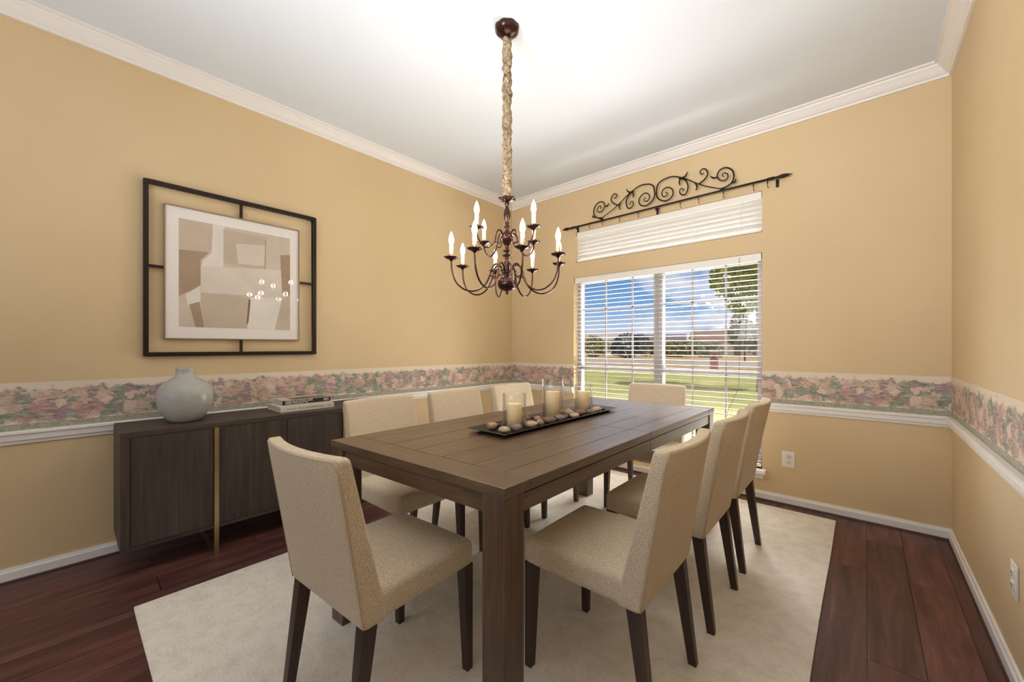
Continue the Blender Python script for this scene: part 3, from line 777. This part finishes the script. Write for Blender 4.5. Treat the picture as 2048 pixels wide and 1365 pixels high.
candle(*C1, .037, .9065, .0575, .956, 'clear glass cylinder around the nearest candle on the tray', 'ivory pillar candle nearest the camera in the first glass on the tray')
candle(*C2, .040, .937, .0590, 1.004, 'tallest clear glass cylinder in the middle of the tray', 'tallest ivory pillar candle in the middle of the tray')
candle(*C3, .038, .909, .0545, .955, 'clear glass cylinder around the farthest candle toward the window', 'ivory pillar candle farthest along the tray toward the window')

def stone_mat(name, a, b_, c):
    m = mat(name, rough=.28, spec=.5); t, b = tree(m); v, _ = objmap(t, (1,1,1), (.3,.5,.2)); f = noise(t, v, 34, 4, .65, .5)
    r = ramp(t, [(.28, c), (.45, b_), (.7, a)]); t.links.new(f, r.inputs[0]); t.links.new(r.outputs[0], b.inputs['Base Color']); return m
SM = {'tan': stone_mat('tan_stone', rgb(188, 160, 130), rgb(160, 130, 102), rgb(84, 62, 48)), 'pale': stone_mat('pale_stone', rgb(204, 184, 156), rgb(176, 154, 128), rgb(120, 96, 76)),
      'brown': stone_mat('brown_stone', rgb(134, 108, 86), rgb(104, 80, 64), rgb(58, 44, 36)), 'grey': stone_mat('grey_stone', rgb(148, 136, 120), rgb(112, 102, 92), rgb(58, 52, 48)),
      'dark': stone_mat('dark_stone', rgb(74, 60, 52), rgb(52, 42, 38), rgb(28, 24, 22))}
def stone(i, x, y, ra, rz, kind, label):
    rnd = random.Random(i*13+5)
    me = bpy.data.meshes.new('river_stone'); bm = bmesh.new(); bmesh.ops.create_icosphere(bm, subdivisions=3, radius=1)
    ph = [rnd.uniform(0, 6) for _ in range(4)]; asp = rnd.uniform(.72, .95)
    for v in bm.verts:
        p = v.co
        k2 = 1+.06*sin(2.1*p.x+ph[0])+.06*sin(2.6*p.y+ph[1])+.04*sin(3*p.z+ph[2])
        v.co = Vector((p.x*ra*1.1*k2, p.y*ra*1.1*asp*k2, p.z*rz*1.08*k2))
    zm = min(v.co.z for v in bm.verts)
    for v in bm.verts: v.co.z -= zm
    for f in bm.faces: f.smooth = True
    bm.to_mesh(me); bm.free(); me.materials.append(SM[kind])
    o = bpy.data.objects.new('river_stone', me); COL.objects.link(o)
    o.location = (x, y, TZ+.0064); o.rotation_euler = (0, 0, rnd.uniform(.3, 1.1))
    tag(o, label, 'stone', 'river stones on the tray')
ST = [
 (-1.338, 1.355, .026, .0175, 'tan', 'large tan stone with dark patch at the near left end of the tray'),
 (-1.284, 1.375, .021, .0100, 'brown', 'flat brown stone just before the nearest candle glass'),
 (-1.240, 1.332, .026, .0140, 'pale', 'flat pale tan stone at the near corner of the tray'),
 (-1.222, 1.398, .028, .0160, 'grey', 'smooth grey brown stone right of the near corner stone, before the first candle'),
 (-1.303, 1.532, .014, .0150, 'grey', 'small grey stone touching the back right of the first candle glass'),
 (-1.330, 1.605, .019, .0165, 'brown', 'rounded dark brown stone behind the pale stone between first and second candle'),
 (-1.222, 1.508, .033, .0175, 'pale', 'large pale speckled stone on the front edge right of the first candle'),
 (-1.290, 1.650, .020, .0150, 'tan', 'rounded tan stone left of the second candle, behind the front row'),
 (-1.226, 1.582, .020, .0130, 'tan', 'small tan stone leaning beside the large pale speckled stone'),
 (-1.222, 1.655, .034, .0185, 'brown', 'long brown stone on the front edge before the middle candle'),
 (-1.352, 1.700, .016, .0095, 'dark', 'dark flat stone left behind the middle candle glass'),
 (-1.358, 1.655, .015, .0090, 'dark', 'small dark stone on the back edge between first and middle candle'),
 (-1.218, 1.748, .027, .0180, 'grey', 'smooth grey stone before the right side of the middle candle'),
 (-1.345, 1.945, .017, .0120, 'pale', 'small pale stone on the back edge between middle and farthest candle'),
 (-1.312, 1.880, .014, .0100, 'dark', 'little dark stone touching the right of the middle glass'),
 (-1.334, 1.995, .020, .0120, 'tan', 'tan stone on the back side just left of the farthest candle'),
 (-1.272, 1.915, .025, .0150, 'pale', 'pale pinkish stone mid-tray between middle and farthest candle'),
 (-1.238, 1.825, .021, .0125, 'brown', 'brown stone beside the middle candle in the front half of the tray'),
 (-1.212, 1.876, .027, .0150, 'pale', 'pale cracked stone on the front edge right of the middle candle'),
 (-1.240, 1.975, .032, .0165, 'brown', 'broad brown stone before the left of the farthest candle'),
 (-1.212, 2.052, .024, .0160, 'grey', 'grey stone on the front edge directly before the farthest candle'),
 (-1.226, 2.138, .030, .0170, 'pale', 'pale brown stone right of the farthest candle near the front edge'),
 (-1.252, 2.205, .016, .0105, 'tan', 'small tan stone near the far end of the tray'),
 (-1.212, 2.205, .013, .0075, 'dark', 'tiny dark stone on the front edge at the far end'),
 (-1.352, 2.058, .016, .0085, 'dark', 'dark flat stone on the back edge behind the farthest glass'),
 (-1.325, 2.215, .016, .0080, 'dark', 'dark little stone at the far back corner of the tray'),
 (-1.352, 1.455, .011, .0120, 'pale', 'small pale stone left of the first candle glass'),
 (-1.352, 1.405, .017, .0100, 'dark', 'dark stone behind the large tan stone at the near end'),
]
for i, a in enumerate(ST): stone(i, *a)

# ------------------------------------------------------------------ chandelier
def chandelier():
    cx, cy = -1.462, 1.596
    th = thing('chandelier', 'bronze twelve light candle chandelier hanging from a fabric wrapped chain', 'chandelier', (cx, cy, H))
    z = lambda q: q-H
    w = MB(); w.lathe([(0, z(2.868)), (.014, z(2.869)), (.018, z(2.878)), (.030, z(2.884)), (.052, z(2.897)), (.062, z(2.913)), (.064, z(2.9295))], 40, fn=lambda r, zz, a: r*(1+.07*abs(sin(4*a))*(r > .02))); w.build('canopy', M_BRONZE, th)
    # gathered fabric sleeve over the chain
    prof = [(.024, z(1.995+.87*i/90)) for i in range(91)]
    def wr(r, zz, a):
        env = 1 if zz > z(2.06) else .85
        return r*env*(1+.09*sin(a*2+zz*36)+.10*sin(a*3-zz*62+1)+.12*sin(zz*120+a)+.07*sin(a*4+zz*90))
    M_CLOTH = mat('taupe_chain_sleeve', rough=.7, spec=.2); t, b = tree(M_CLOTH); v, _ = objmap(t, (1,1,1)); f = noise(t, v, 34, 3, .6, 1.5)
    r = ramp(t, [(.34, rgb(84, 68, 52)), (.48, rgb(140, 120, 94)), (.7, rgb(184, 166, 138))]); t.links.new(f, r.inputs[0]); t.links.new(r.outputs[0], b.inputs['Base Color'])
    w = MB(); w.lathe(prof, 24, fn=wr); w.build('chain_sleeve', M_CLOTH, th)
    w = MB()
    for i in range(2):
        zc = 2.862+.012*i
        w.tube([((.009*cos(a*pi/5) if i else 0), (0 if i else .009*cos(a*pi/5)), z(zc)+.013*sin(a*pi/5)) for a in range(10)], .0024, 6, closed=True)
    w.build('chain_link', M_BRONZE, th)
    col = [(0,1.468),(.005,1.471),(.009,1.480),(.006,1.486),(.013,1.490),(.030,1.4925),(.043,1.502),(.051,1.516),(.053,1.529),(.050,1.545),(.040,1.560),(.024,1.572),(.017,1.580),(.026,1.586),(.026,1.592),(.014,1.600),(.012,1.625),(.017,1.645),(.013,1.668),(.011,1.675),(.026,1.680),(.026,1.684),(.010,1.690),(.010,1.702),(.022,1.706),(.022,1.710),(.011,1.718),(.012,1.735),(.024,1.752),(.035,1.772),(.036,1.785),(.028,1.802),(.014,1.815),(.011,1.830),(.019,1.836),(.019,1.841),(.009,1.848),(.013,1.872),(.019,1.900),(.017,1.920),(.009,1.945),(.008,1.958),(.014,1.963),(.010,1.970),(.008,1.985),(0,1.99)]
    w = MB(); w.lathe([(a, z(b2)) for a, b2 in col], 28); w.build('column', M_BRONZE, th)
    w = MB(); w.lathe([(.010, z(1.972)), (.022, z(1.976)), (.038, z(1.988)), (.042, z(1.996)), (.036, z(1.990)), (.020, z(1.980)), (.010, z(1.978))], 30, fn=lambda r, zz, a: r*(1+.22*cos(6*a)*(r > .03))); w.build('leaf_cup', M_BRONZE, th)
    low = [(.020,1.588),(.036,1.622),(.062,1.634),(.084,1.612),(.096,1.570),(.125,1.515),(.175,1.484),(.230,1.488),(.276,1.524),(.298,1.580),(.303,1.640)]
    up = [(.022,1.772),(.040,1.806),(.060,1.812),(.076,1.790),(.090,1.745),(.118,1.712),(.155,1.706),(.188,1.728),(.204,1.762),(.206,1.784)]
    def arm(path, ang, cupz):
        ca, sa = cos(ang), sin(ang)
        p = spline([(r*ca, r*sa, z(q)) for r, q in path], 5)
        w = MB(); w.tube(p, .0046, 8)
        sc = [(.066 if path is low else .05), 0]
        e = spline([(r*ca, r*sa, z(q)) for r, q in [(path[4][0], path[4][1]), (path[4][0]-.03, path[4][1]-.006), (path[4][0]-.045, path[4][1]+.012), (path[4][0]-.034, path[4][1]+.026)]], 4)
        w.tube(e, [.004-.0022*i/len(e) for i in range(len(e))], 6)
        a = w.build('arm', M_BRONZE, th)
        c = (path[-1][0]*ca, path[-1][0]*sa, z(cupz))
        w = MB(); w.lathe([(.004, -.012), (.010, -.006), (.014, 0), (.026, .002), (.038, .010), (.036, .012), (.022, .006), (.014, .006), (.014, .022), (.011, .022), (.011, .006)], 24, c, fn=lambda r, zz, an: r*(1+.10*cos(6*an)*(r > .03))); w.build('candle_cup', M_BRONZE, a)
        w = MB(); w.lathe([(.0105, .006), (.0105, .072), (.008, .074), (0, .074)], 14, c); w.build('candle_sleeve', M_SLEEVE, a)
        w = MB(); w.lathe([(.006, .072), (.010, .080), (.0145, .096), (.0135, .112), (.008, .130), (.003, .142), (0, .147)], 14, c); w.build('bulb', M_BULB, a)
        return (cx+c[0], cy+c[1], H+c[2]+.105)
    pos = []
    # angles measured from the line towards the camera
    base = math.atan2(-cy, -cx)
    for k2 in range(8): pos.append(arm(low, base+rad(14+45*k2), 1.646))
    for k2 in range(4): pos.append(arm(up, base+rad(41+90*k2), 1.786))
    for p in pos: light('bulb_glow', 'POINT', p, 2.7, (1, .89, .76), shadow_soft_size=.022)
chandelier()

# ------------------------------------------------------------------ outdoors
GZ = -.25
def grass_mat(name, cols, sc):
    m = mat(name, rough=.9, spec=.1); t, b = tree(m); v, _ = objmap(t, (1,1,1)); f = noise(t, v, sc, 5, .65)
    r = ramp(t, [(.3, cols[0]), (.55, cols[1]), (.75, cols[2])]); t.links.new(f, r.inputs[0]); t.links.new(r.outputs[0], b.inputs['Base Color']); return m
w = MB(); w.box((-160, YW+TH+.01, GZ-.2), (80, 260, GZ)); tag(w.build('field', grass_mat('dry_field_grass', (rgb(156, 132, 92), rgb(186, 160, 116), rgb(196, 172, 130)), .25)), 'dry tan grass field far outside the window', 'field', kind='structure')
w = MB(); w.box((-60, YW+TH+.02, GZ), (30, 23.2, GZ+.03)); tag(w.build('lawn', grass_mat('green_lawn_grass', (rgb(146, 146, 80), rgb(172, 168, 100), rgb(196, 184, 126)), .8)), 'green front lawn right outside the window', 'lawn', kind='structure')
M_CONC = mat('pale_concrete', rgb(196, 180, 168), .85)
w = MB(); w.box((-70, 24.4, GZ), (40, 26.0, GZ+.04)); tag(w.build('sidewalk', M_CONC), 'pale concrete sidewalk strip beyond the lawn', 'sidewalk', kind='structure')
w = MB(); w.box((-90, 32, GZ), (60, 40, GZ+.03)); tag(w.build('street', mat('pale_asphalt', rgb(168, 154, 148), .9)), 'pale street crossing beyond the sidewalk', 'street', kind='structure')

def leaf_mat(name, c1, c2):
    m = mat(name, rough=.6, spec=.2); t, b = tree(m); v, _ = objmap(t); f = noise(t, v, 1.6, 3)
    r = ramp(t, [(.35, c1), (.65, c2)]); t.links.new(f, r.inputs[0]); t.links.new(r.outputs[0], b.inputs['Base Color']); return m
M_BARK = mat('tree_bark', rgb(96, 80, 66), .9)
L_GREEN = leaf_mat('bright_green_leaf', rgb(96, 124, 46), rgb(176, 178, 84)); L_OLIVE = leaf_mat('olive_leaf', rgb(96, 98, 58), rgb(134, 130, 82)); L_GREY = leaf_mat('grey_green_leaf', rgb(62, 70, 66), rgb(96, 98, 96))
def foliage(blobs, n, size, seed):
    rnd = random.Random(seed); w = MB()
    tot = sum(b2[3]**2 for b2 in blobs)
    for (x, y, z_, r, fz) in blobs:
        for _ in range(int(n*r*r/tot)):
            d = Vector((rnd.gauss(0,1), rnd.gauss(0,1), rnd.gauss(0,1))).normalized()*r*rnd.uniform(.45, 1)**.5
            c = Vector((x+d.x, y+d.y, z_+d.z*fz))
            a = Vector((rnd.gauss(0,1), rnd.gauss(0,1), rnd.gauss(0,1))).normalized(); b2 = a.orthogonal().normalized()
            s_ = size*rnd.uniform(.6, 1.3)
            w.add([c-a*s_, c+b2*s_*.5, c+a*s_, c-b2*s_*.5], [(0,1,2,3)])
    return w
def tree_thing(name, label, cat, loc, blobs, n, size, m, trunk, seed):
    th = thing(name, label, cat, loc)
    foliage(blobs, n, size, seed).build('foliage', m, th)
    if trunk:
        w = MB()
        for pts, r0 in trunk:
            p = spline(pts, 5); w.tube(p, [r0*(1-.6*i/len(p)) for i in range(len(p))], 8)
        w.build('trunk', M_BARK, th)
    return th
# leafy tree over the right half of the view, about 13 m away
tree_thing('leafy_tree', 'tall leafy green tree overhanging at the right of the window view', 'tree', (-2.55, 14.6, GZ),
    [(0, 0, 4.9, 1.5, .8), (-.75, .2, 3.75, .75, .9), (.55, -.3, 3.75, .8, .8), (-.1, 0, 3.55, .6, .7), (-.42, -.2, 2.85, .42, .9), (.2, .3, 5.8, 1.2, .8), (1.5, 0, 4.4, 1.0, .8)], 9000, .11, L_GREEN,
    [([(0, 0, 0), (.04, 0, 1.4), (-.03, 0, 2.6), (0, 0, 4.6)], .055), ([(-.03, 0, 2.6), (-.3, -.1, 3.2), (-.6, .1, 3.9)], .03), ([(0, 0, 2.9), (.3, -.1, 3.4), (.6, -.2, 4.0)], .03)], 3)
tree_thing('young_tree', 'small brownish young tree at the right beyond the lawn', 'tree', (-9.1, 45.5, GZ), [(0, 0, 2.6, 1.7, .9), (-.5, .2, 4.0, .9, 1.1)], 900, .22, L_OLIVE, [([(0,0,0), (0,0,1.5), (.1,0,3)], .09)], 5)
tree_thing('dark_bush', 'dark grey green bush left of centre beyond the street', 'bush', (-24.7, 51.7, GZ), [(0, 0, 1.7, 2.0, .9), (1.7, .3, 1.9, 1.5, .9), (-1.4, 0, 1.2, 1.2, .8)], 1500, .22, L_GREY, None, 6)
tree_thing('round_bush', 'rounded olive bush at the far left of the window view', 'bush', (-30.9, 52.9, GZ), [(0, 0, 1.6, 1.9, .9), (1.6, 0, 1.4, 1.4, .8)], 900, .22, L_OLIVE, None, 7)
tree_thing('hedge', 'low olive hedge right of the window mullion in the distance', 'hedge', (-20.5, 61.5, GZ), [(i*1.4-5.5, .3*sin(i), 1.2+.4*sin(i*1.7), 1.5, .8) for i in range(8)], 1800, .25, L_OLIVE, None, 8)
tree_thing('tall_hedge', 'higher brown green hedge at the right in the distance', 'hedge', (-7.2, 66, GZ), [(i*1.6-4, .3*sin(i*2), 1.6+.7*sin(i*1.3), 1.7, .9) for i in range(8)], 1800, .25, leaf_mat('brown_green_leaf', rgb(106, 92, 60), rgb(150, 132, 92)), None, 9)
def house(label, x, y, wx, wy, hz, rh, wallc, roofc, rz):
    th = thing('house', label, 'house', (x, y, GZ), rz)
    w = MB(); w.box((-wx/2, -wy/2, 0), (wx/2, wy/2, hz)); w.build('walls', mat('house_wall', wallc, .8), th)
    w = MB(); o = .5
    w.prism([(-wy/2-o, hz), (wy/2+o, hz), (0, hz+rh)], lambda p, e: ((-wx/2-o if e == 0 else wx/2+o), p[0], p[1])); w.build('roof', mat('house_roof', roofc, .9), th)
    for i in (-1, 1):
        w = MB(); w.box((i*wx*.28-.7, -wy/2-.05, .9), (i*wx*.28+.7, -wy/2+.02, 2.1)); w.build('window', mat('house_window', rgb(74, 80, 88), .2), th)
    w = MB(); w.box((-.5, -wy/2-.05, 0), (.5, -wy/2+.02, 2.1)); w.build('door', mat('house_door', rgb(120, 84, 66), .6), th)
house('white house with pale roof at the left of the window view', -37.5, 68.5, 9, 7, 2.8, 1.6, rgb(226, 222, 220), rgb(170, 158, 152), .35)
house('low mauve house behind the dark bush', -32, 79, 11, 7, 2.6, 1.5, rgb(190, 160, 164), rgb(120, 106, 108), .3)
house('tan house with brown roof behind the right hedge', -16.5, 78, 14, 8, 2.9, 1.9, rgb(206, 188, 164), rgb(140, 112, 92), .15)
def mailbox():
    th = thing('mailbox_pillar', 'red brick mailbox pillar standing at the edge of the lawn', 'mailbox', (-7.2, 27.4, GZ), .25)
    m = mat('red_brick', rough=.85); t, b = tree(m); v, _ = objmap(t, (1,1,1), (pi/2, 0, 0))
    br = nn(t, 'ShaderNodeTexBrick', ins={'Scale': 4, 'Color1': rgb(172, 92, 72), 'Color2': rgb(150, 76, 62), 'Mortar': rgb(190, 168, 150), 'Mortar Size': .02}); t.links.new(v, br.inputs[0]); t.links.new(br.outputs[0], b.inputs['Base Color'])
    w = MB(); w.box((-.23, -.23, 0), (.23, .23, 1.15)); w.build('pillar', m, th, .01)
    w = MB(); w.box((-.27, -.27, 1.15), (.27, .27, 1.22)); w.build('cap', M_CONC, th, .02)
    w = MB(); w.box((-.12, -.26, .78), (.12, -.22, 1.0)); w.build('mail_door', mat('mail_door', rgb(60, 54, 50), .4), th, .01)
mailbox()
